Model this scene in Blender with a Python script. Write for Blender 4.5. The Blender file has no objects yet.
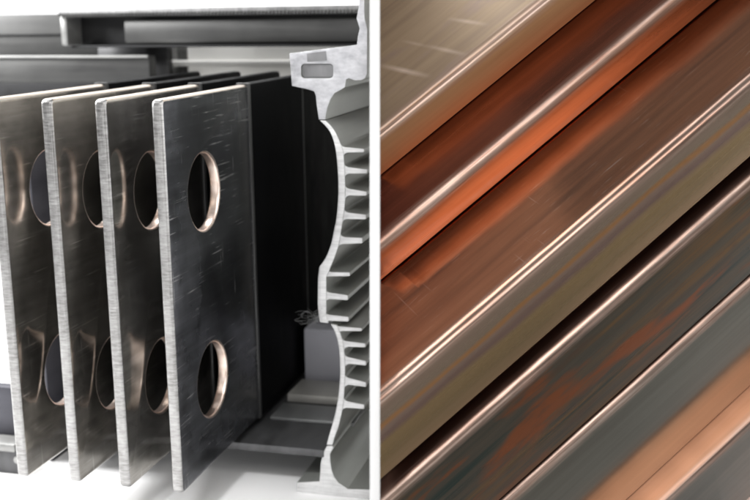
import bpy, bmesh, math, random
from mathutils import Vector, Matrix, noise as mnoise
random.seed(7)
SC = bpy.context.scene
COL = SC.collection

# ------------------------------------------------------------------ camera solve
# world axes: x = along the flat bars (away), y = across the stack, z = up.
F = 1088.0                      # focal length in pixels of a 750 px wide frame
D_ = Vector((0.24877816, -0.2068096, 0.94622366))     # world x seen in camera axes (right, down, forward)
V_ = Vector((0.01240468, 0.97753831, 0.21039243))     # world -z
W_ = Vector((-0.96848105, -0.04060344, 0.24575559))   # world y
T_ = Vector((-0.2194, -0.1549, 1.12))                 # front top corner of the nearest flat bar
ZF = 0.508                                            # floor lies this far under the bar tops
def cam_dir(v): v = Vector(v); return Vector((v.dot(D_), v.dot(W_), -v.dot(V_)))
def cam_pt(v): return cam_dir(Vector(v) - T_) + Vector((0, 0, ZF))
def ray(px, py): return Vector(((px - 375) / F, (py - 250) / F, 1.0))
def on_x(px, py, s):            # where the sight line meets the plane x = s -> (y, z)
    r = ray(px, py); k = (s + T_.dot(D_)) / r.dot(D_); p = cam_pt(r * k); return p.y, p.z

cam = bpy.data.cameras.new('camera'); co = bpy.data.objects.new('camera', cam); COL.objects.link(co)
cx, cy, cz = cam_dir((1, 0, 0)), cam_dir((0, -1, 0)), cam_dir((0, 0, -1))
M = Matrix((cx, cy, cz)).transposed().to_4x4(); M.translation = cam_pt((0, 0, 0)); co.matrix_world = M
cam.sensor_width = 36; cam.lens = 36 * F / 750; cam.clip_end = 100; cam.clip_start = 0.05
cam.dof.use_dof = True; cam.dof.focus_distance = 1.07; cam.dof.aperture_fstop = 6.0
SC.camera = co

# ------------------------------------------------------------------ node helpers
def new_mat(name):
    m = bpy.data.materials.new(name); m.use_nodes = True
    nt = m.node_tree; b = nt.nodes['Principled BSDF']
    return m, nt, b
def node(nt, t, **kw):
    n = nt.nodes.new(t)
    for k, v in kw.items(): setattr(n, k, v)
    return n
def coords(nt, scale, loc=(0, 0, 0), rot=(0, 0, 0)):
    tc = node(nt, 'ShaderNodeTexCoord'); mp = node(nt, 'ShaderNodeMapping')
    mp.inputs['Scale'].default_value = scale; mp.inputs['Location'].default_value = loc; mp.inputs['Rotation'].default_value = rot
    nt.links.new(tc.outputs['Object'], mp.inputs['Vector']); return mp.outputs['Vector']
def noise(nt, vec, scale=1, detail=4, rough=.55, w=0):
    n = node(nt, 'ShaderNodeTexNoise'); n.noise_dimensions = '4D'
    n.inputs['Scale'].default_value = scale; n.inputs['Detail'].default_value = detail
    n.inputs['Roughness'].default_value = rough; n.inputs['W'].default_value = w
    nt.links.new(vec, n.inputs['Vector'])
    oi = node(nt, 'ShaderNodeObjectInfo'); nt.links.new(mathn(nt, 'MULTIPLY_ADD', oi.outputs['Random'], 17.0, w), n.inputs['W'])
    return n.outputs['Fac']
def ramp(nt, fac, stops):
    r = node(nt, 'ShaderNodeValToRGB'); e = r.color_ramp.elements
    while len(e) < len(stops): e.new(.5)
    for el, (p, c) in zip(e, stops):
        el.position = p; el.color = (c, c, c, 1) if isinstance(c, (int, float)) else (*c, 1)
    nt.links.new(fac, r.inputs['Fac']); return r.outputs['Color']
def mixc(nt, fac, a, b, mode='MIX'):
    n = node(nt, 'ShaderNodeMix', data_type='RGBA', blend_type=mode)
    for sock, v in ((n.inputs[0], fac), (n.inputs[6], a), (n.inputs[7], b)):
        if hasattr(v, 'links') or isinstance(v, bpy.types.NodeSocket): nt.links.new(v, sock)
        elif isinstance(v, (int, float)): sock.default_value = v
        else: sock.default_value = (*v, 1)
    return n.outputs[2]
def mathn(nt, op, a, b=None, c=None, clamp=False):
    n = node(nt, 'ShaderNodeMath', operation=op); n.use_clamp = clamp
    for i, v in enumerate((a, b, c)):
        if v is None: continue
        if isinstance(v, bpy.types.NodeSocket): nt.links.new(v, n.inputs[i])
        else: n.inputs[i].default_value = v
    return n.outputs[0]
def bump(nt, b, h, strength, dist=.001):
    n = node(nt, 'ShaderNodeBump'); n.inputs['Strength'].default_value = strength; n.inputs['Distance'].default_value = dist
    nt.links.new(h, n.inputs['Height']); nt.links.new(n.outputs['Normal'], b.inputs['Normal'])
def put(nt, v, sock):
    if isinstance(v, bpy.types.NodeSocket): nt.links.new(v, sock)
    elif isinstance(v, (int, float)): sock.default_value = v
    else: sock.default_value = (*v, 1)

def metal(name, c0, c1, r0, r1, streak=(3, 60, 60), mott=(20, 20, 20), bmp=.15, metallic=1.0, seed=0, fine=None):
    m, nt, b = new_mat(name)
    n1 = noise(nt, coords(nt, streak), 1, 6, .6, seed); n2 = noise(nt, coords(nt, mott), 1, 5, .6, seed + 3)
    f = mathn(nt, 'MULTIPLY_ADD', n1, .6, mathn(nt, 'MULTIPLY', n2, .4))
    put(nt, ramp(nt, f, [(.36, c0), (.64, c1)]), b.inputs['Base Color'])
    put(nt, ramp(nt, f, [(.35, r0), (.65, r1)]), b.inputs['Roughness'])
    b.inputs['Metallic'].default_value = metallic
    h = n1
    if fine: h = mathn(nt, 'ADD', n1, noise(nt, coords(nt, fine), 1, 3, .7, seed + 9))
    bump(nt, b, h, bmp)
    return m

MT = {}
# faces of the flat bars: dark tinned metal, drawn lengthwise, scuffed with fine scratches
def bar_face(name, c0, c1, c2, seed, r0, r1):
    m, nt, b = new_mat(name)
    st = noise(nt, coords(nt, (5, 1, 90)), 1, 6, .65, seed)
    bl = noise(nt, coords(nt, (9, 1, 7)), 1, 4, .6, seed + 2)
    c = ramp(nt, mathn(nt, 'MULTIPLY_ADD', st, .35, mathn(nt, 'MULTIPLY', bl, .65)), [(.34, c0), (.5, c1), (.68, c2)])
    # sparse scratches: thin bands of two rotated, strongly stretched noises
    s1 = ramp(nt, noise(nt, coords(nt, (14, 1, 420), rot=(0, .42, 0)), 1, 2, .5, seed + 5), [(.60, 0.), (.70, 1.)])
    s2 = ramp(nt, noise(nt, coords(nt, (240, 1, 10), rot=(0, .2, 0)), 1, 2, .5, seed + 6), [(.64, 0.), (.74, 1.)])
    s3 = ramp(nt, noise(nt, coords(nt, (25, 25, 25)), 1, 3, .5, seed + 7), [(.45, 0.), (.62, 1.)])
    sc = mathn(nt, 'MULTIPLY', mathn(nt, 'MAXIMUM', s1, s2), s3)
    put(nt, mixc(nt, mathn(nt, 'MULTIPLY', sc, .5 if seed == 1 else .85), c, (.92, .90, .87)), b.inputs['Base Color'])
    put(nt, ramp(nt, mathn(nt, 'MULTIPLY_ADD', sc, .3, bl), [(.3, r0), (.8, r1)]), b.inputs['Roughness'])
    b.inputs['Metallic'].default_value = .88
    bump(nt, b, mathn(nt, 'MULTIPLY_ADD', sc, .5, st), .06, .0006)
    return m
MT['bar_black'] = bar_face('dark tinned bar face', (.035, .036, .039), (.08, .082, .09), (.20, .205, .225), 1, .14, .38)
MT['bar_brown'] = [bar_face('scuffed brown grey bar face %d' % i, (.15, .14, .125), (.38, .36, .33), (.70, .67, .63), 20 + i * 5, .06, .22) for i in range(3)]
MT['bar_edge'] = metal('sawn bar edge', (.20, .195, .19), (.46, .455, .45), .32, .5, (4, 90, 420), (30, 60, 16), .4, seed=4, fine=(300, 300, 22))
MT['bar_top'] = metal('drawn bar top edge', (.40, .34, .28), (.66, .58, .50), .22, .42, (3, 140, 140), (25, 25, 25), .2, seed=5)
MT['hole'] = metal('drilled copper tinted hole wall', (.70, .54, .45), (.93, .82, .76), .25, .45, (120, 20, 120), (50, 50, 50), .3, seed=6)
def plastic(name, c, r, seed=0, sc=60, bm=.1, spec=.5):
    m, nt, b = new_mat(name)
    n = noise(nt, coords(nt, (sc, sc, sc * .4)), 1, 5, .6, seed)
    put(nt, ramp(nt, n, [(.3, tuple(x * .7 for x in c)), (.7, tuple(x * 1.3 for x in c))]), b.inputs['Base Color'])
    put(nt, ramp(nt, n, [(.3, r * .8), (.7, min(1, r * 1.2))]), b.inputs['Roughness'])
    b.inputs['Specular IOR Level'].default_value = spec
    bump(nt, b, n, bm, .0006)
    return m
MT['sleeve'] = plastic('black shrink sleeve', (.003, .003, .0034), .45, 2, 40, .12, .03)
MT['seam'] = plastic('sleeve edge', (.03, .03, .03), .35, 2, 80, .1)
MT['sawn_alu'] = metal('sawn white aluminium', (.50, .50, .50), (.80, .80, .80), .45, .65, (60, 30, 420), (40, 40, 40), .5, .55, seed=8, fine=(400, 300, 30))
MT['alu_skin'] = metal('grey anodised aluminium', (.27, .28, .262), (.36, .37, .35), .38, .55, (2, 60, 60), (10, 10, 10), .15, .5, seed=9)
MT['gasket'] = metal('grey slot insert', (.17, .17, .175), (.24, .24, .245), .4, .6, (30, 90, 30), (40, 40, 40), .3, .5, seed=10)
MT['flange_cut'] = metal('scraped flange end', (.34, .34, .36), (.60, .60, .62), .35, .6, (40, 60, 130), (70, 70, 70), .6, .6, seed=11, fine=(500, 160, 260))
MT['tray'] = metal('dark grey tray', (.06, .06, .062), (.11, .11, .114), .35, .55, (14, 60, 20), (10, 10, 10), .15, .6, seed=12)
MT['slab_mid'] = metal('mid grey slab', (.20, .205, .205), (.30, .305, .305), .35, .5, (8, 50, 20), (8, 8, 8), .12, .6, seed=13)
MT['slab_light'] = metal('light grey slab', (.40, .39, .365), (.52, .51, .48), .4, .55, (8, 50, 20), (8, 8, 8), .12, .4, seed=14)
MT['lavender'] = metal('pale lilac grey block', (.42, .42, .47), (.52, .52, .57), .4, .6, (6, 8, 8), (9, 9, 9), .1, .2, seed=15)
MT['rail'] = metal('dark steel rail', (.03, .03, .031), (.055, .055, .056), .35, .5, (30, 3, 60), (14, 14, 14), .15, .7, seed=16)
MT['rail_mid'] = metal('mid steel rail', (.042, .042, .042), (.075, .075, .073), .35, .5, (30, 3, 60), (10, 10, 10), .15, .6, seed=17)
MT['rail_light'] = metal('pale rail lip', (.22, .22, .215), (.36, .36, .35), .35, .55, (30, 4, 60), (20, 20, 20), .2, .5, seed=18)
MT['rim'] = metal('grey pressed rim', (.12, .12, .12), (.24, .24, .24), .4, .6, (60, 200, 60), (90, 90, 90), .4, .4, seed=41)
MT['panel'] = metal('pale warm grey panel', (.74, .73, .70), (.84, .83, .80), .45, .6, (5, 3, 30), (4, 4, 8), .08, 0, seed=19)
MT['far_wall'] = metal('dark blue grey wall', (.05, .05, .062), (.08, .08, .095), .4, .6, (6, 6, 40), (8, 8, 8), .1, .3, seed=31)
MT['dark'] = plastic('near black recess', (.012, .012, .013), .6, 4, 30, .1, .2)
def plain_white():
    m, nt, b = new_mat('white paper')
    n = noise(nt, coords(nt, (8, 8, 8)), 1, 4, .5)
    put(nt, ramp(nt, n, [(.3, (.86, .86, .86)), (.7, (.90, .90, .90))]), b.inputs['Base Color'])
    b.inputs['Roughness'].default_value = .8; b.inputs['Specular IOR Level'].default_value = .1
    return m
MT['white'] = plain_white()

# ------------------------------------------------------------------ object helpers
def link(name, me, mats, parent=None):
    o = bpy.data.objects.new(name, me); COL.objects.link(o)
    if mats is not None:
        for m in (mats if isinstance(mats, (list, tuple)) else [mats]): me.materials.append(m)
    if parent is not None: o.parent = parent
    return o
def tag(o, label, cat, group=None, kind=None):
    if label: o['label'] = label
    if cat: o['category'] = cat
    if group: o['group'] = group
    if kind: o['kind'] = kind
    return o
def thing(name, label, cat, loc=(0, 0, 0), group=None):
    o = bpy.data.objects.new(name, None); COL.objects.link(o); o.location = loc; o.empty_display_size = .02
    return tag(o, label, cat, group)
def smooth(me, ang=35):
    bm = bmesh.new(); bm.from_mesh(me)
    for f in bm.faces: f.smooth = True
    for e in bm.edges:
        if len(e.link_faces) == 2 and e.calc_face_angle(0) > math.radians(ang): e.smooth = False
    bm.to_mesh(me); bm.free()
def plate_mesh(outline, holes, depth, bevel, axes, origin, res=3):
    """solid cut from a 2D outline with holes; axes = world directions of the outline's x, y and of its thickness"""
    cu = bpy.data.curves.new('c', 'CURVE'); cu.dimensions = '2D'; cu.fill_mode = 'BOTH'
    cu.extrude = max(depth / 2 - bevel, 1e-5); cu.bevel_depth = bevel; cu.bevel_resolution = res; cu.offset = -bevel
    for pts in [outline] + list(holes):
        sp = cu.splines.new('POLY'); sp.points.add(len(pts) - 1); sp.use_cyclic_u = True
        for p, q in zip(sp.points, pts): p.co = (q[0], q[1], 0, 1)
    o = bpy.data.objects.new('c', cu); COL.objects.link(o)
    dg = bpy.context.evaluated_depsgraph_get()
    me = bpy.data.meshes.new_from_object(o.evaluated_get(dg)); bpy.data.objects.remove(o); bpy.data.curves.remove(cu)
    m = Matrix([Vector(a) for a in axes]).transposed().to_4x4(); m.translation = Vector(origin)
    if m.determinant() < 0: me.flip_normals()
    me.transform(m)
    bm = bmesh.new(); bm.from_mesh(me); bmesh.ops.remove_doubles(bm, verts=bm.verts, dist=1e-6)
    bmesh.ops.recalc_face_normals(bm, faces=bm.faces); bm.to_mesh(me); bm.free()
    smooth(me)
    return me
def box_mesh(lo, hi, bev=.0015, seg=2):
    bm = bmesh.new(); bmesh.ops.create_cube(bm, size=1)
    for v in bm.verts: v.co = Vector([(a + b) / 2 + c * (b - a) for a, b, c in zip(lo, hi, v.co)])
    if bev: bmesh.ops.bevel(bm, geom=bm.edges[:], offset=bev, segments=seg, affect='EDGES', profile=.5)
    me = bpy.data.meshes.new('m'); bm.to_mesh(me); bm.free(); smooth(me); return me
def shift(me, v): me.transform(Matrix.Translation(Vector(v))); return me
def prim(name, lo, hi, mat, parent, bev=.0015, under=None):
    me = box_mesh(lo, hi, bev)
    if parent is not None: shift(me, -Vector(parent.location))
    return link(name, me, mat, under or parent)
def circle(cx_, cy_, r, n=48): return [(cx_ + r * math.cos(2 * math.pi * i / n), cy_ + r * math.sin(2 * math.pi * i / n)) for i in range(n)]
def round_rect(x0, y0, x1, y1, r, n=6):
    pts = []
    for cx_, cy_, a0 in ((x1 - r, y1 - r, 0), (x0 + r, y1 - r, 90), (x0 + r, y0 + r, 180), (x1 - r, y0 + r, 270)):
        for i in range(n + 1):
            a = math.radians(a0 + 90 * i / n); pts.append((cx_ + r * math.cos(a), cy_ + r * math.sin(a)))
    return pts

# ------------------------------------------------------------------ setting: white sweep
def sweep():
    bm = bmesh.new(); prof = [(-1.6, 0.0), (1.6, 0.0)]
    for i in range(1, 9):
        a = math.radians(90 * i / 8); prof.append((1.6 + .4 * math.sin(a), .4 - .4 * math.cos(a)))
    prof.append((2.0, 2.2)); rows = []
    for x, z in prof: rows.append((bm.verts.new((x, 2.2, z)), bm.verts.new((x, -2.4, z))))
    for a, b in zip(rows, rows[1:]): bm.faces.new((a[0], a[1], b[1], b[0]))
    me = bpy.data.meshes.new('m'); bm.to_mesh(me); bm.free(); smooth(me, 60)
    return tag(link('backdrop', me, MT['white']), None, None, kind='structure')
sweep()

# ------------------------------------------------------------------ the four flat bars
H, SEAM, R_ = .4371, .2448, .0440
S1, T1, T2, LEN = .0985, .1114, .335, .55
PITCH = [0.0, .0645, .1275, .1945]
TH = [.0128, .0134, .0134, .0134]
labels = ['nearest dark flat bar with two round holes, in front of the finned aluminium wall',
          'flat bar with scuffed brown face directly behind the nearest dark bar',
          'scuffed flat bar third from the finned wall, between two other bars',
          'leftmost flat bar, its pale edge beside the small dark bracket']
for i in range(4):
    th = TH[i]; y0 = PITCH[i]; zb = ZF - H
    t = thing('busbar', labels[i], 'busbar', (0, y0 + th / 2, zb), 'flat bars standing side by side in the busway')
    out = round_rect(0, zb, SEAM + .002, ZF, .0065, 6)
    me = plate_mesh(out, [circle(S1, ZF - T1, R_), circle(S1, ZF - T2, R_)], th, .0035, ((1, 0, 0), (0, 0, 1), (0, 1, 0)), (0, y0 + th / 2, 0), 4)
    for p in me.polygons:
        n, c = p.normal, p.center
        if abs(n.y) > .97: p.material_index = 0
        elif n.x < -.2 and c.x < .02: p.material_index = 1
        elif n.z > .2 and c.z > ZF - .02: p.material_index = 2
        elif math.hypot(c.x - S1, c.z - ZF + T1) < R_ + .004 or math.hypot(c.x - S1, c.z - ZF + T2) < R_ + .004: p.material_index = 3
        else: p.material_index = 0 if abs(n.y) > .5 else 1
    face = MT['bar_black'] if i == 0 else MT['bar_brown'][i - 1]
    link('bar', shift(me, -t.location), [face, MT['bar_edge'], MT['bar_top'], MT['hole']], t)
    sv = prim('insulating_sleeve', (SEAM + .006, y0 - .0012, zb - .0012), (LEN if i else .76, y0 + th + .0012, ZF + .0012), MT['sleeve'], t, .004)
    prim('sleeve_seam', (SEAM - .001, y0 - .0020, zb - .0020), (SEAM + .0055, y0 + th + .0020, ZF + .0020), MT['seam'], t, .0012, sv)
    if i == 0:
        r_ = ray(305, 215); k = (y0 - .0012 + T_.dot(W_)) / r_.dot(W_); sx = cam_pt(r_ * k).x
        prim('sleeve_highlight', (sx, y0 - .0019, zb + .02), (sx + .0035, y0 - .0013, ZF - .012), MT['seam'], t, .0002, sv)  # faint highlight on the sleeve, put in as a thin paler strip

# ------------------------------------------------------------------ extruded finned aluminium wall
SH = .18; BACK = .66
house = thing('busway_side_wall', 'curved extruded aluminium wall with cooling fins and sawn white end', 'extrusion', (SH, -.12, 0))
def pxs(pts): return [on_x(x, y, SH) for x, y in pts]
def extrusion(name, pts, mats, holes=(), x0=SH, x1=BACK, bev=.0007, parent=house, under=None):
    me = plate_mesh(pxs(pts), [pxs(h) for h in holes], x1 - x0, bev, ((0, 1, 0), (0, 0, 1), (1, 0, 0)), ((x0 + x1) / 2, 0, 0), 1)
    for p in me.polygons: p.material_index = 0 if p.normal.x < -.5 else 1
    return link(name, shift(me, -parent.location), mats, under or parent)
def spline(pts, n=4):               # Catmull-Rom through traced points
    out = []
    for i in range(len(pts) - 1):
        p0 = pts[max(i - 1, 0)]; p1 = pts[i]; p2 = pts[i + 1]; p3 = pts[min(i + 2, len(pts) - 1)]
        for k in range(n):
            t = k / n
            out.append(tuple(.5 * (2 * b + (c - a) * t + (2 * a - 5 * b + 4 * c - d) * t * t + (3 * b - a - 3 * c + d) * t ** 3) for a, b, c, d in zip(p0, p1, p2, p3)))
    return out + [pts[-1]]
flange = [(289.2, 53.3), (356.8, 44.7), (357.8, 36.4), (359.6, 28.6), (356.5, 18.2), (358.9, 6), (359, -14), (364.5, -14), (364.3, 8), (364.6, 18.2), (367.2, 28.6),
          (367.2, 52), (367, 74), (365, 78.2), (361, 80.2), (354.2, 80.2), (348.5, 78.2), (346, 79.5), (345, 87), (340, 90.2), (334.7, 93), (330.5, 99), (327.5, 107), (326, 114), (325.3, 119.5),
          (318.8, 119.5), (317.6, 112), (316.5, 104), (315.8, 96), (314, 91.4), (307.4, 89.2), (291.8, 85.8)]
slot = round_rect(301, 63.8, 333, 78, 3.6, 5)
tf = extrusion('top_flange', flange, [MT['flange_cut'], MT['alu_skin']], [slot])
sl = [(x + (.35 if x < 317 else -.35), y + (.35 if y < 70 else -.35)) for x, y in slot]
extrusion('slot_insert', sl, [MT['gasket'], MT['gasket']], x0=SH + .002, x1=SH + .3, under=tf)
lug = [(307, 53.2), (326, 51), (327, 60.5), (307.5, 61.8)]
extrusion('slot_lug', lug, [MT['gasket'], MT['gasket']], x0=SH - .0012, x1=SH - .0001, bev=.0003, under=tf)
upper_in = spline([(319.6, 120.4), (325.5, 126), (331.2, 134.4), (335.6, 150), (337.8, 172.8), (338.2, 194), (336.6, 216), (333.8, 231), (331.0, 244), (326, 257), (319.3, 267)]) + [(317.9, 278), (317.6, 304), (318.6, 317), (320, 322.4), (328.5, 323.2)]
upper_out = [(326.3, 314.4), (326.3, 299.4), (326.3, 291.8), (326.3, 277), (329.4, 270.5)] + spline([(329.4, 269.6), (333.5, 260), (336.6, 251.6), (338.8, 244.9), (340.2, 236.7), (342.3, 223), (343, 219), (344.0, 212.4), (345, 201.6), (345.2, 195.6), (345.2, 188.4), (345, 180), (344.8, 174), (344.5, 166.8), (343.4, 153), (341.8, 146.9), (336.6, 134.4), (331.5, 126.4), (325.6, 120.4)])[1:]
up = upper_in + upper_out
uw = extrusion('upper_wall', up, [MT['sawn_alu'], MT['alu_skin']])
lower_in = spline([(330.5, 324.0), (334.4, 331), (338.3, 344.4), (339.7, 358.8), (339.9, 378), (337.5, 402), (333.2, 421), (328.6, 437), (326.6, 445)])
lower_out = spline([(332.4, 445.2), (334.5, 438), (338.6, 426), (341.8, 412.8), (343.4, 404), (344.3, 390), (345, 373), (344.7, 358), (343.4, 345), (340.5, 333.5), (336.5, 325)])
lw = extrusion('lower_wall', lower_in + lower_out, [MT['sawn_alu'], MT['alu_skin']])
def wall_x(path, y):                # x of the wall's outer face at a height of the traced outline
    for (xa, ya), (xb, yb) in zip(path, path[1:]):
        if min(ya, yb) <= y <= max(ya, yb) and ya != yb: return xa + (xb - xa) * (y - ya) / (yb - ya)
    return min(path, key=lambda p: abs(p[1] - y))[0]
def fin(path, yt, yb, xt, ytt, ytb, f=2.9):
    ytt -= .75; ytb += .75; yt -= .5; yb += .5
    xa, xb = wall_x(path, yt - f), wall_x(path, yb + f)
    e = .12
    pts = [(xa + e, yt - f), (xa + .6 + f * .25, yt - f * .35), (xa + 1.2 + f, yt + .1), (xt - .7, ytt), (xt, ytt + .6), (xt, ytb - .6), (xt - .7, ytb), (xb + 1.2 + f, yb - .1), (xb + .6 + f * .25, yb + f * .35), (xb + e, yb + f)]
    ys = [yb + f - (yb - yt + 2 * f) * k / 6 for k in range(1, 6)]
    pts += [(wall_x(path, y) + e, y) for y in ys]
    extrusion('cooling_fin', pts, [MT['sawn_alu'], MT['alu_skin']], bev=.0003, under=uw if path is upper_out else lw)
for a in ((147.5, 152, 364, 149.6, 151.4), (167.6, 173.2, 367, 170.2, 172.6), (189.2, 195, 366.6, 192.4, 194.8), (213, 218.6, 366, 215.4, 218.6), (237.6, 243.6, 362.3, 238.6, 242.6)):
    fin(upper_out, *a)
for a in ((272.6, 276, 349.8, 273.2, 275.4, .8), (293, 298.6, 347.9, 296, 299.4, 1.8), (315.2, 320.4, 348.6, 317.6, 320.8, 1.2)): fin(upper_out, *a)
for a in ((326.8, 330.6, 361.8, 329, 330.4, .9), (341.6, 346.4, 365.4, 344.2, 346.6), (357.6, 363.4, 366, 361.8, 364.8), (378.6, 384.4, 366, 383, 386.2), (402, 407.4, 364.2, 405.4, 408.4)): fin(lower_out, *a)
foot = [(326.8, 446), (332.2, 446), (333.6, 448.2), (331.6, 451), (330, 454.5), (330.4, 462), (331.6, 470), (334, 477), (338.5, 483), (345, 487), (347.5, 489.2), (384, 490), (384, 499.6), (297, 496.6), (297, 482.6), (319.4, 481.4), (320, 474), (320.6, 463.6), (322.6, 454)]
extrusion('foot', foot, [MT['sawn_alu'], MT['alu_skin']])

# ------------------------------------------------------------------ tray under the bars, inside the wall
tray = thing('support_tray', 'dark grey stepped tray under the bars, behind the white table', 'tray', (.3, .05, 0))
ZT = ZF - .447
prim('tray_plate', (.178, -.1085, ZT - .010), (.70, .27, ZT), MT['tray'], tray, .001)
prim('tray_leg', (.50, .18, .0), (.66, .262, ZT - .0102), MT['tray'], tray, .001)
prim('tray_leg', (.50, -.085, .0), (.66, -.05, ZT - .0102), MT['tray'], tray, .001)
prim('low_slab', (.262, -.125, ZT + .0003), (.318, -.008, ZT + .005), MT['slab_mid'], tray, .0012)
prim('high_slab', (.334, -.135, ZT + .0003), (.40, -.008, ZT + .012), MT['slab_light'], tray, .0012)
prim('end_block', (.412, -.150, ZT + .0003), (.47, -.008, ZT + .085), MT['lavender'], tray, .004)

# ------------------------------------------------------------------ cross members behind the bars
rail = thing('cross_beam', 'dark grey beam crossing behind the leftmost bars, pale upper lip', 'beam', (.62, .5, 0))
prim('beam_web', (.590, .3, ZF - .055), (.615, .85, ZF + .0225), MT['rail_mid'], rail)
prim('beam_lip', (.585, .3, ZF + .0205), (.5898, .85, ZF + .0245), MT['rail_light'], rail, .001)
prim('beam_foot', (.584, .3, ZF - .075), (.64, .85, ZF - .0203), MT['dark'], rail, .001)
prim('beam_post', (.60, .72, 0), (.63, .80, ZF - .0755), MT['rail'], rail, .001)
blk = thing('rear_block', 'mid grey block at the top left, behind the cross beam and beside the channel', 'block', (.75, .6, 0))
prim('block_face', (.70, .45, ZF - .03), (.74, .95, ZF + .092), MT['rail_mid'], blk)
prim('block_base', (.70, .28, ZF - .03), (.74, .4498, ZF + .0355), MT['rail'], blk)
prim('block_groove', (.697, .45, ZF + .055), (.6995, .95, ZF + .058), MT['dark'], blk, .0005)
prim('block_post', (.70, .76, 0), (.74, .90, ZF - .0302), MT['rail'], blk)
chn = thing('top_channel', 'long dark channel with pale toothed rim across the top', 'channel', (.66, .2, 0))
YE = .462
cr = prim('channel_rim', (.600, -.30, ZF + .088), (.66, YE, ZF + .0985), MT['rim'], chn, .001)
prim('channel_end_cap', (.602, YE - .012, ZF + .040), (.66, YE - .0005, ZF + .0878), MT['rail_light'], chn, .003)
prim('channel_back', (.648, -.30, ZF + .040), (.66, YE - .0125, ZF + .0878), MT['rail'], chn, .001)
prim('channel_floor', (.612, -.30, ZF + .036), (.66, YE - .0125, ZF + .0398), MT['dark'], chn, .001)
prim('inner_bar', (.610, -.30, ZF + .042), (.640, .352, ZF + .080), MT['rail_mid'], chn, .005)
bm = bmesh.new()
y = YE - .002
while y > -.29:                     # fine teeth along the front of the rim: one surface pattern
    r = bmesh.ops.create_cube(bm, size=1)
    for v in r['verts']: v.co = Vector((.5985 + v.co.x * .003, y + v.co.y * .0028, ZF + .0885 + v.co.z * .006))
    y -= .0060
me = bpy.data.meshes.new('m'); bm.to_mesh(me); bm.free()
link('rim_teeth', shift(me, -chn.location), MT['rail_mid'], cr)
prim('channel_leg', (.66, -.26, 0), (.68, -.20, ZF + .0878), MT['rail'], chn)
prim('channel_leg', (.6605, .30, 0), (.68, .34, ZF + .0878), MT['rail'], chn)
pan = thing('back_panel', 'pale warm grey panel behind the sleeved bar ends, under the top channel', 'panel', (.72, .1, 0))
prim('panel_sheet', (.70, -.26, 0), (.712, .36, ZF + .062), MT['panel'], pan)
prim('panel_ridge', (.690, -.26, ZF + .002), (.6995, .36, ZF + .012), MT['panel'], pan, .003)

# small bracket at the far left, in front of the white table
brk = thing('mounting_bracket', 'small dark bracket with a pale rivet at the lower left, beside the leftmost bar', 'bracket', (.14, .30, 0))
yb, zb_ = on_x(24, 478, .15); yu, zu = on_x(17, 385, .19)
bp = prim('bracket_plate', (.15, yb, .0), (.155, yb + .08, zb_ + .036), MT['tray'], brk, .002)
prim('bracket_upright', (.18, yu, .0), (.20, yu + .05, zu), MT['far_wall'], brk, .006)
prim('bracket_lip', (.146, yb + .008, zb_ + .0362), (.178, yb + .08, zb_ + .047), MT['rail_light'], brk, .002)
yr, zr = on_x(17.5, 460, .148)
bm = bmesh.new(); bmesh.ops.create_cone(bm, cap_ends=True, segments=24, radius1=.006, radius2=.0045, depth=.004)
me = bpy.data.meshes.new('m'); bm.to_mesh(me); bm.free()
me.transform(Matrix.Translation(Vector((.148, yr, zr)) - brk.location) @ Matrix.Rotation(math.radians(-90), 4, 'Y')); smooth(me)
link('rivet', me, MT['rail_light'], bp)

far = thing('busway_side_wall', 'plain dark blue grey side wall left of the leftmost bar', 'extrusion', (.2, .29, 0))
prim('wall_sheet', (.20, .285, 0), (.66, .291, ZF - .012), MT['far_wall'], far, .001)
prim('wall_rib', (.21, .2915, .20), (.66, .305, .206), MT['far_wall'], far, .001)
# tuft of lint snagged on the lower end of the upper wall
def tuft():
    cu = bpy.data.curves.new('c', 'CURVE'); cu.dimensions = '3D'; cu.bevel_depth = .00009; cu.bevel_resolution = 1
    rnd = random.Random(3)
    for k in range(24):
        px, py = 318.5, 320 + rnd.uniform(-4, 2.5); ang = rnd.uniform(2.75, 3.6); curl = rnd.uniform(-.42, .42); st = rnd.uniform(.7, 1.5)
        sp = cu.splines.new('POLY'); pts = []; dep = SH - .003
        for j in range(20):
            dep += rnd.uniform(-.0012, .0012); yy, zz = on_x(px, py, dep); pts.append((dep, yy, zz))
            px += st * math.cos(ang); py += st * .8 * math.sin(ang); ang += curl + rnd.uniform(-.2, .2)
            if j % 7 == 6: curl = rnd.uniform(-.42, .42)
        sp.points.add(len(pts) - 1)
        for p, q in zip(sp.points, pts): p.co = (*q, 1)
    o = bpy.data.objects.new('c', cu); COL.objects.link(o)
    me = bpy.data.meshes.new_from_object(o.evaluated_get(bpy.context.evaluated_depsgraph_get())); bpy.data.objects.remove(o)
    return tag(link('lint_tuft', me, plastic('grey lint', (.20, .20, .20), .8)), 'wispy tuft of grey lint snagged on the wall beside the nearest bar', 'lint')
tuft()

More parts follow.
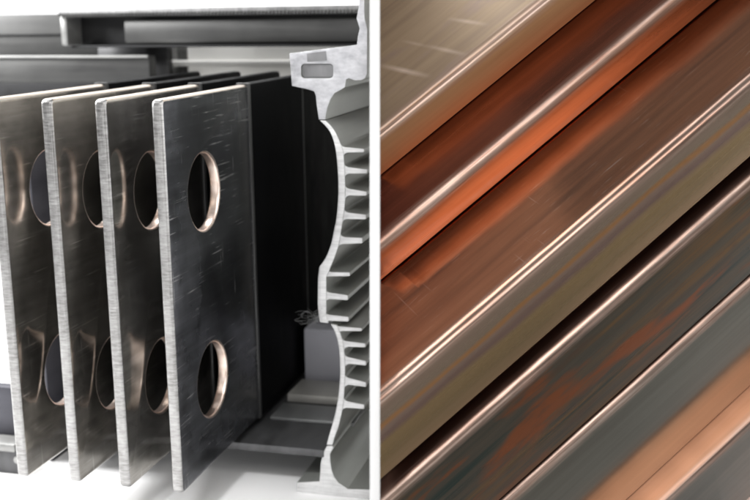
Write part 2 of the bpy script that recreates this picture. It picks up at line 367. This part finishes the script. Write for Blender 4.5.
# ------------------------------------------------------------------ white partition between the two groups
def frame_from_cam(o_cam, a, b, c):
    m = Matrix((cam_dir(a), cam_dir(b), cam_dir(c))).transposed().to_4x4(); m.translation = cam_pt(o_cam); return m
def partition():
    x0, x1, d0, d1 = (370 - 375) / F * .82, (380 - 375) / F * .82, .82, 1.215
    me = box_mesh((x0, -.46, d0), (x1, .62, d1), .0006)
    bm = bmesh.new(); bm.from_mesh(me)
    m = Matrix((cam_dir((1, 0, 0)), cam_dir((0, 1, 0)), cam_dir((0, 0, 1)))).transposed().to_4x4(); m.translation = cam_pt((0, 0, 0))
    bm.transform(m); bmesh.ops.recalc_face_normals(bm, faces=bm.faces)
    bmesh.ops.bisect_plane(bm, geom=bm.verts[:] + bm.edges[:] + bm.faces[:], plane_co=(0, 0, .0005), plane_no=(0, 0, -1), clear_outer=True)
    bmesh.ops.holes_fill(bm, edges=[e for e in bm.edges if e.is_boundary]); bmesh.ops.recalc_face_normals(bm, faces=bm.faces)
    bm.to_mesh(me); bm.free()
    return tag(link('partition_board', me, MT['white']), 'thin upright white board between the aluminium wall and the copper bars', 'board')
partition()

# ------------------------------------------------------------------ copper bars
L_ = Vector((5095, -4222, 1088)).normalized()
N_ = (Vector((0, 0, -1)) - L_ * Vector((0, 0, -1)).dot(L_)).normalized()
U_ = L_.cross(N_); U_ = U_ if U_.x > 0 else -U_
C_ = ray(560, 250) * .93
THETA = math.radians(45); CT, ST = math.cos(THETA), math.sin(THETA)
P_DIR, Q_DIR = Vector((CT, ST)), Vector((ST, -CT))      # in (u, n): P climbs towards the viewer, Q falls away
def at(px, py, n):                  # (u) of the sight line where it is n in front of the reference plane
    r = ray(px, py); k = (n + C_.dot(N_)) / r.dot(N_); return (r * k - C_).dot(U_)
def img(un, pt):                    # signed offset (px, along the picture's down right) of a bar line from a photo point
    p = C_ + U_ * un.x + N_ * un.y
    q = p; 
    for _ in range(3):              # slide along the bar to the point's own diagonal
        x, y_ = 375 + F * q.x / q.z, 250 + F * q.y / q.z
        dl = ((pt[0] - x) * .77 - (pt[1] - y_) * .64); q = q + L_ * (dl * q.z / F)
    x, y_ = 375 + F * q.x / q.z, 250 + F * q.y / q.z
    return (x - pt[0]) * .64 + (y_ - pt[1]) * .77
def solve(start, d, pt, lo=0.0, hi=.5):
    f0 = img(start + d * lo, pt)
    for _ in range(50):
        mid = (lo + hi) / 2
        if (img(start + d * mid, pt) > 0) == (f0 > 0): lo = mid
        else: hi = mid
    return lo
III = Vector((at(578, 228, 0.0), 0.0))
qIII = solve(III, Q_DIR, (560, 323))
a = solve(III, -P_DIR, (547, 143)); cor = III - P_DIR * a - Q_DIR * .0012
qII = solve(cor, -Q_DIR, (521, 127)); II = cor - Q_DIR * qII
a2 = solve(II, -P_DIR, (480, 95)); cor1 = II - P_DIR * a2 - Q_DIR * .0004
qI = solve(cor1, -Q_DIR, (458, 70)); I = cor1 - Q_DIR * qI
n4 = (III + Q_DIR * qIII).y - .010; IV = Vector((at(568.5, 341, n4), n4)); qIV = solve(IV, Q_DIR, (625, 387))
n5 = (IV + Q_DIR * qIV).y - .004; Vv = Vector((at(629, 393, n5), n5)); qV = solve(Vv, Q_DIR, (688, 443))
c6 = Vv + Q_DIR * (qV + .0016); b6 = solve(c6, P_DIR, (711, 461)); VI = c6 + P_DIR * b6
print('copper', [round(v * 1000) for v in (qI, a2, qII, a, qIII, qIV, qV, b6)])

def copper(name, bright, mid, dark, r0, r1, seed, streak=(2.2, 45, 45), stain=None, marks=False, metallic=1.0, bias=0., scr=0, bands=None, wear_glint=.008, shine=.88):
    m, nt, b = new_mat(name)
    s = noise(nt, coords(nt, streak), 1, 5, .6, seed)
    s2 = noise(nt, coords(nt, (6, 160, 160)), 1, 3, .6, seed + 1)
    f = mathn(nt, 'MULTIPLY_ADD', s, .75, mathn(nt, 'MULTIPLY', s2, .25))
    c = ramp(nt, f, [(.34 + bias, dark), (.5 + bias, mid), (.66 + bias, bright)])
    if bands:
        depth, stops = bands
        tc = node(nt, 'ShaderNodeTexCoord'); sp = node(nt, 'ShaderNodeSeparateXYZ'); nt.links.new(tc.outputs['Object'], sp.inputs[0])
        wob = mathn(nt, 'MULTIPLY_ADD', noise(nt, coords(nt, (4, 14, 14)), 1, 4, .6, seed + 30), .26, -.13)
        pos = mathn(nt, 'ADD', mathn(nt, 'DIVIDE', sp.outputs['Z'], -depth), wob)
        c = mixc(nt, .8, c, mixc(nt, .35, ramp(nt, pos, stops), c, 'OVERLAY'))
    if stain:
        for k, (col, sc, lo, hi, sd) in enumerate(stain):
            g = ramp(nt, noise(nt, coords(nt, sc), 1, 4, .6, seed + sd), [(lo, 0.), (hi, 1.)])
            c = mixc(nt, g, c, col)
    if marks:
        tc = node(nt, 'ShaderNodeTexCoord'); sp = node(nt, 'ShaderNodeSeparateXYZ'); nt.links.new(tc.outputs['Object'], sp.inputs[0])
        for (mx, my, ang, ln, wd, amt) in marks:
            ca, sa = math.cos(ang), math.sin(ang)
            dx = mathn(nt, 'SUBTRACT', sp.outputs['X'], mx); dy = mathn(nt, 'SUBTRACT', sp.outputs['Y'], my)
            al = mathn(nt, 'MULTIPLY_ADD', dx, ca, mathn(nt, 'MULTIPLY', dy, sa)); pe = mathn(nt, 'MULTIPLY_ADD', dx, -sa, mathn(nt, 'MULTIPLY', dy, ca))
            ga = mathn(nt, 'SUBTRACT', 1, mathn(nt, 'DIVIDE', mathn(nt, 'ABSOLUTE', al), ln), clamp=True)
            gp = mathn(nt, 'SUBTRACT', 1, mathn(nt, 'DIVIDE', mathn(nt, 'ABSOLUTE', pe), wd), clamp=True)
            g = mathn(nt, 'MULTIPLY', mathn(nt, 'MULTIPLY', ga, gp), amt, clamp=True)
            c = mixc(nt, g, c, (.85, .70, .60))
    if scr:
        g1 = ramp(nt, noise(nt, coords(nt, (260, 12, 12), rot=(0, 0, .5)), 1, 2, .5, seed + 20), [(.66, 0.), (.73, 1.)])
        g2 = ramp(nt, noise(nt, coords(nt, (30, 420, 420), rot=(0, 0, .06)), 1, 3, .6, seed + 21), [(.60, 0.), (.70, 1.)])
        g3 = ramp(nt, noise(nt, coords(nt, (14, 18, 18)), 1, 3, .5, seed + 22), [(.45, 0.), (.60, 1.)])
        c = mixc(nt, mathn(nt, 'MULTIPLY', mathn(nt, 'MULTIPLY', mathn(nt, 'MAXIMUM', g1, g2), g3), scr), c, (.95, .72, .60))
    # burnished corner with its highlight painted into the colour, fading into both faces
    tw = node(nt, 'ShaderNodeTexCoord'); sw = node(nt, 'ShaderNodeSeparateXYZ'); nt.links.new(tw.outputs['Object'], sw.inputs[0])
    d = mathn(nt, 'MULTIPLY', mathn(nt, 'MINIMUM', sw.outputs['Y'], sw.outputs['Z']), -1.0)
    nz = mathn(nt, 'MULTIPLY_ADD', noise(nt, coords(nt, (9, 220, 220)), 1, 5, .65, seed + 40), 1.5 * wear_glint, -.75 * wear_glint)
    mr = node(nt, 'ShaderNodeMapRange', interpolation_type='SMOOTHSTEP')
    nt.links.new(mathn(nt, 'ADD', d, nz), mr.inputs[0]); mr.inputs[1].default_value = wear_glint * .25; mr.inputs[2].default_value = wear_glint * 1.7
    mr.inputs[3].default_value = 1.0; mr.inputs[4].default_value = 0.0
    wf = mr.outputs[0]
    brk_ = ramp(nt, noise(nt, coords(nt, (11, 30, 30)), 1, 5, .6, seed + 41), [(.32, .45), (.58, 1.)])
    ec = ramp(nt, noise(nt, coords(nt, (8, 320, 320)), 1, 5, .65, seed + 42), [(.34, tuple(v * shine for v in (.42, .27, .21))), (.5, tuple(v * shine for v in (.64, .45, .37))), (.66, tuple(v * shine for v in (.82, .64, .55)))])
    c = mixc(nt, mathn(nt, 'MULTIPLY', wf, brk_), c, ec)
    put(nt, c, b.inputs['Base Color'])
    rg = ramp(nt, s, [(.35, r0), (.65, r1)])
    put(nt, mixc(nt, wf, rg, ramp(nt, s, [(.35, .30), (.65, .50)])), b.inputs['Roughness'])
    b.inputs['Metallic'].default_value = metallic
    bump(nt, b, f, .12, .0008)
    return m
def bar_axes(apex):
    yd = U_ * P_DIR.x + N_ * P_DIR.y; zd = -(U_ * Q_DIR.x + N_ * Q_DIR.y)
    return L_, yd, zd, C_ + U_ * apex.x + N_ * apex.y
MARKS = []
for (xa, ya), (xb, yb_), wd, amt in (((376, 64), (432, 77), .0042, .9), ((424, 45), (468, 55), .0036, .55), ((446, 18), (490, 25), .0036, .5), ((400, 40), (430, 47), .003, .3)):
    xd, yd, zd, org = bar_axes(I); q = []
    for x_, y_ in ((xa, ya), (xb, yb_)):
        r_ = ray(x_, y_); h = r_ * (org.dot(zd) / r_.dot(zd)) - org; q.append(Vector((h.dot(xd), h.dot(yd))))
    d = q[1] - q[0]; MARKS.append(((q[0].x + q[1].x) / 2, (q[0].y + q[1].y) / 2, math.atan2(d.y, d.x), d.length / 2, wd, amt))
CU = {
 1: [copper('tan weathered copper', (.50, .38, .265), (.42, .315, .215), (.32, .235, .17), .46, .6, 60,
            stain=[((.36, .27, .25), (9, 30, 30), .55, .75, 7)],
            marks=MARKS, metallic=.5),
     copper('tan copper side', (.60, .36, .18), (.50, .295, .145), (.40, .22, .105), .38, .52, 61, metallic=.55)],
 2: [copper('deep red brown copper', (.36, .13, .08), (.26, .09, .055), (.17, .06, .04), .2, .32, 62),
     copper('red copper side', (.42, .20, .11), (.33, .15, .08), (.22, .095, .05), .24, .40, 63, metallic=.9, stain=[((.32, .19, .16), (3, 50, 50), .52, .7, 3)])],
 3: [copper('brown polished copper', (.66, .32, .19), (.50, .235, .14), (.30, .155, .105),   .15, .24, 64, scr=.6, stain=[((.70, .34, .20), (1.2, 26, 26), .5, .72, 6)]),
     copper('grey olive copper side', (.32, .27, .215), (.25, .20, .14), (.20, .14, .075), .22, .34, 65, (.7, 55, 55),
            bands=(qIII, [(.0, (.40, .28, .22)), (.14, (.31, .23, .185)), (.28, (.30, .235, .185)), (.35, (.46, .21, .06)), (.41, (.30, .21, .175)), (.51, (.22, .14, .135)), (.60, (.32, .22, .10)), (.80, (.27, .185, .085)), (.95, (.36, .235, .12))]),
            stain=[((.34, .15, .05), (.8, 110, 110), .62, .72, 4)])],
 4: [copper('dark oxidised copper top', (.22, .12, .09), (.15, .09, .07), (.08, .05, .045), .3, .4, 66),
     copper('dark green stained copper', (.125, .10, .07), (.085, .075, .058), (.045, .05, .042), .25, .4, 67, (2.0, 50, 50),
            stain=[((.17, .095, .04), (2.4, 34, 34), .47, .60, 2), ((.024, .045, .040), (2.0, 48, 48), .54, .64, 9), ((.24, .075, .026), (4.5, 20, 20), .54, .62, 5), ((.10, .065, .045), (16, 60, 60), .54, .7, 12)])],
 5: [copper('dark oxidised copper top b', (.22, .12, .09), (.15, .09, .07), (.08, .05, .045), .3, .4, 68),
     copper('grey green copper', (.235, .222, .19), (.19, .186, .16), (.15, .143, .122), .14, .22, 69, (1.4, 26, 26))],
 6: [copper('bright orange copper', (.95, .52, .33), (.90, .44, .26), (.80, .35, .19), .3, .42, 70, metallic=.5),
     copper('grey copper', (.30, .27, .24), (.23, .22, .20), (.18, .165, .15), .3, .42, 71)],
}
def copper_bar(idx, apex, p_w, q_w, rad, label, burr=0, l0=-.62, l1=.62):
    # local axes: x along the bar, y down the P face (towards the edge), z out of the P face
    xd, yd, zd, org = bar_axes(apex)
    bm = bmesh.new()
    sec = round_rect(-p_w, -q_w, 0, 0, rad, 7)[:8] + round_rect(-p_w, -q_w, 0, 0, .0012, 3)[4:]; n = 150
    if burr: sec = [(y / 1000 * burr, z / 1000 * burr) for y, z in ((0, -6.6), (-.25, -5.2), (-.9, -4.1), (-1.9, -3.3), (-2.6, -3.0), (-3.1, -2.9), (-3.4, -2.2), (-4.1, -1.3), (-5.1, -.6), (-6.4, -.15), (-8, 0))] + sec[8:]
    def wob(x, y, z):
        w = .00006 * mnoise.noise(Vector((x * 9, idx * 7.3, 0)))
        if y > -.012 and z > -.012: w += .00016 * mnoise.noise(Vector((x * 70, idx * 3.1, y * 300)))
        return y + w, z + w
    rings = [[bm.verts.new((l0 + (l1 - l0) * i / n, *wob(l0 + (l1 - l0) * i / n, y, z))) for y, z in sec] for i in range(n + 1)]
    for r0, r1 in zip(rings, rings[1:]):
        for k in range(len(sec)):
            f = bm.faces.new((r0[k], r0[k - 1], r1[k - 1], r1[k]))
            my, mz = (sec[k][0] + sec[k - 1][0]) / 2, (sec[k][1] + sec[k - 1][1]) / 2
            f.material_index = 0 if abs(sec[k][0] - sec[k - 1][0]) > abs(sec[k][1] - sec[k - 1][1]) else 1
    bm.faces.new(rings[0]); bm.faces.new(rings[-1][::-1])
    m = Matrix((cam_dir(xd), cam_dir(yd), cam_dir(zd))).transposed().to_4x4(); m.translation = cam_pt(org)
    inv = m.inverted()
    # the bar is cut square against the partition and ends at the table top
    for pco, pno in ((cam_pt(ray(380.4, 250) * .82), cam_dir((-1, 0, 0))), (Vector((0, 0, .0006)), Vector((0, 0, -1)))):
        g = bmesh.ops.bisect_plane(bm, geom=bm.verts[:] + bm.edges[:] + bm.faces[:], plane_co=inv @ pco, plane_no=(inv.to_3x3() @ pno), clear_outer=True)
        bmesh.ops.holes_fill(bm, edges=[e for e in bm.edges if e.is_boundary])
    bmesh.ops.recalc_face_normals(bm, faces=bm.faces)
    me = bpy.data.meshes.new('m'); bm.to_mesh(me); bm.free()
    smooth(me, 40)
    o = link('copper_bar', me, CU[idx]); o.matrix_world = m
    return tag(o, label, 'copper bar', 'copper bars stacked in steps')
copper_bar(1, I, .30, qI, .0045, 'tan weathered copper bar at the top left of the copper stack, with pale cross marks', 1.2)
copper_bar(2, II, a2 + .05, qII, .0085, 'red copper bar with dark top, just below the tan weathered bar')
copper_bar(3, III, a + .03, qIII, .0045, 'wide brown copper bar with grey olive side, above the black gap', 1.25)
copper_bar(4, IV, .11, qIV, .008, 'dark green copper bar with orange stains, below the black gap')
copper_bar(5, Vv, .10, qV, .0095, 'plain grey green copper bar below the orange stained one')
copper_bar(6, VI, b6 + .10, .14, .009, 'bright orange copper bar in the bottom right corner')

# ------------------------------------------------------------------ light
w = bpy.data.worlds.new('World'); SC.world = w; w.use_nodes = True
bg = w.node_tree.nodes['Background']; bg.inputs['Color'].default_value = (1, 1, 1, 1); bg.inputs['Strength'].default_value = .22
def area(name, loc, target, size, power, col=(1, 1, 1), sy=None):
    l = bpy.data.lights.new(name, 'AREA'); l.energy = power; l.color = col; l.size = size
    if sy: l.shape = 'RECTANGLE'; l.size_y = sy
    o = bpy.data.objects.new(name, l); COL.objects.link(o); o.location = loc
    o.rotation_euler = (Vector(target) - Vector(loc)).to_track_quat('-Z', 'Y').to_euler(); return o
area('softbox_front', tuple(cam_pt((.05, -.85, -.45))), tuple(cam_pt((.1, 0, 1.05))), 1.6, 19, (1, .98, .96), .8)
area('edge_fill_low', tuple(cam_pt((-1.0, .30, -.55))), tuple(cam_pt((-.15, .05, 1.2))), .9, 6)  # added fill, unseen source: brightens the front edges of the flat bars
area('backdrop_fill', (.9, .7, 2.0), (2.0, .3, .5), 1.0, 60)  # added light that keeps the backdrop white
area('table_fill', (.05, 1.2, 1.1), (.15, .05, 0), .6, 60)  # added fill from the left to whiten the floor
sp = bpy.data.lights.new('table_fill_spot', 'SPOT'); sp.energy = 75; sp.spot_size = math.radians(15); sp.spot_blend = .8; sp.shadow_soft_size = .08  # added spot, whitens the shaded floor patch in front of the tray
so = bpy.data.objects.new('table_fill_spot', sp); COL.objects.link(so); so.location = cam_pt((-.22, -.75, -.1))
so.rotation_euler = (Vector((.03, -.06, 0)) - so.location).to_track_quat('-Z', 'Y').to_euler()

SC.view_settings.view_transform = 'Standard'; SC.view_settings.look = 'None'
SC.view_settings.exposure = 0; SC.view_settings.gamma = 1
SC.cycles.use_denoising = True
SC.cycles.max_bounces = 10; SC.cycles.glossy_bounces = 8
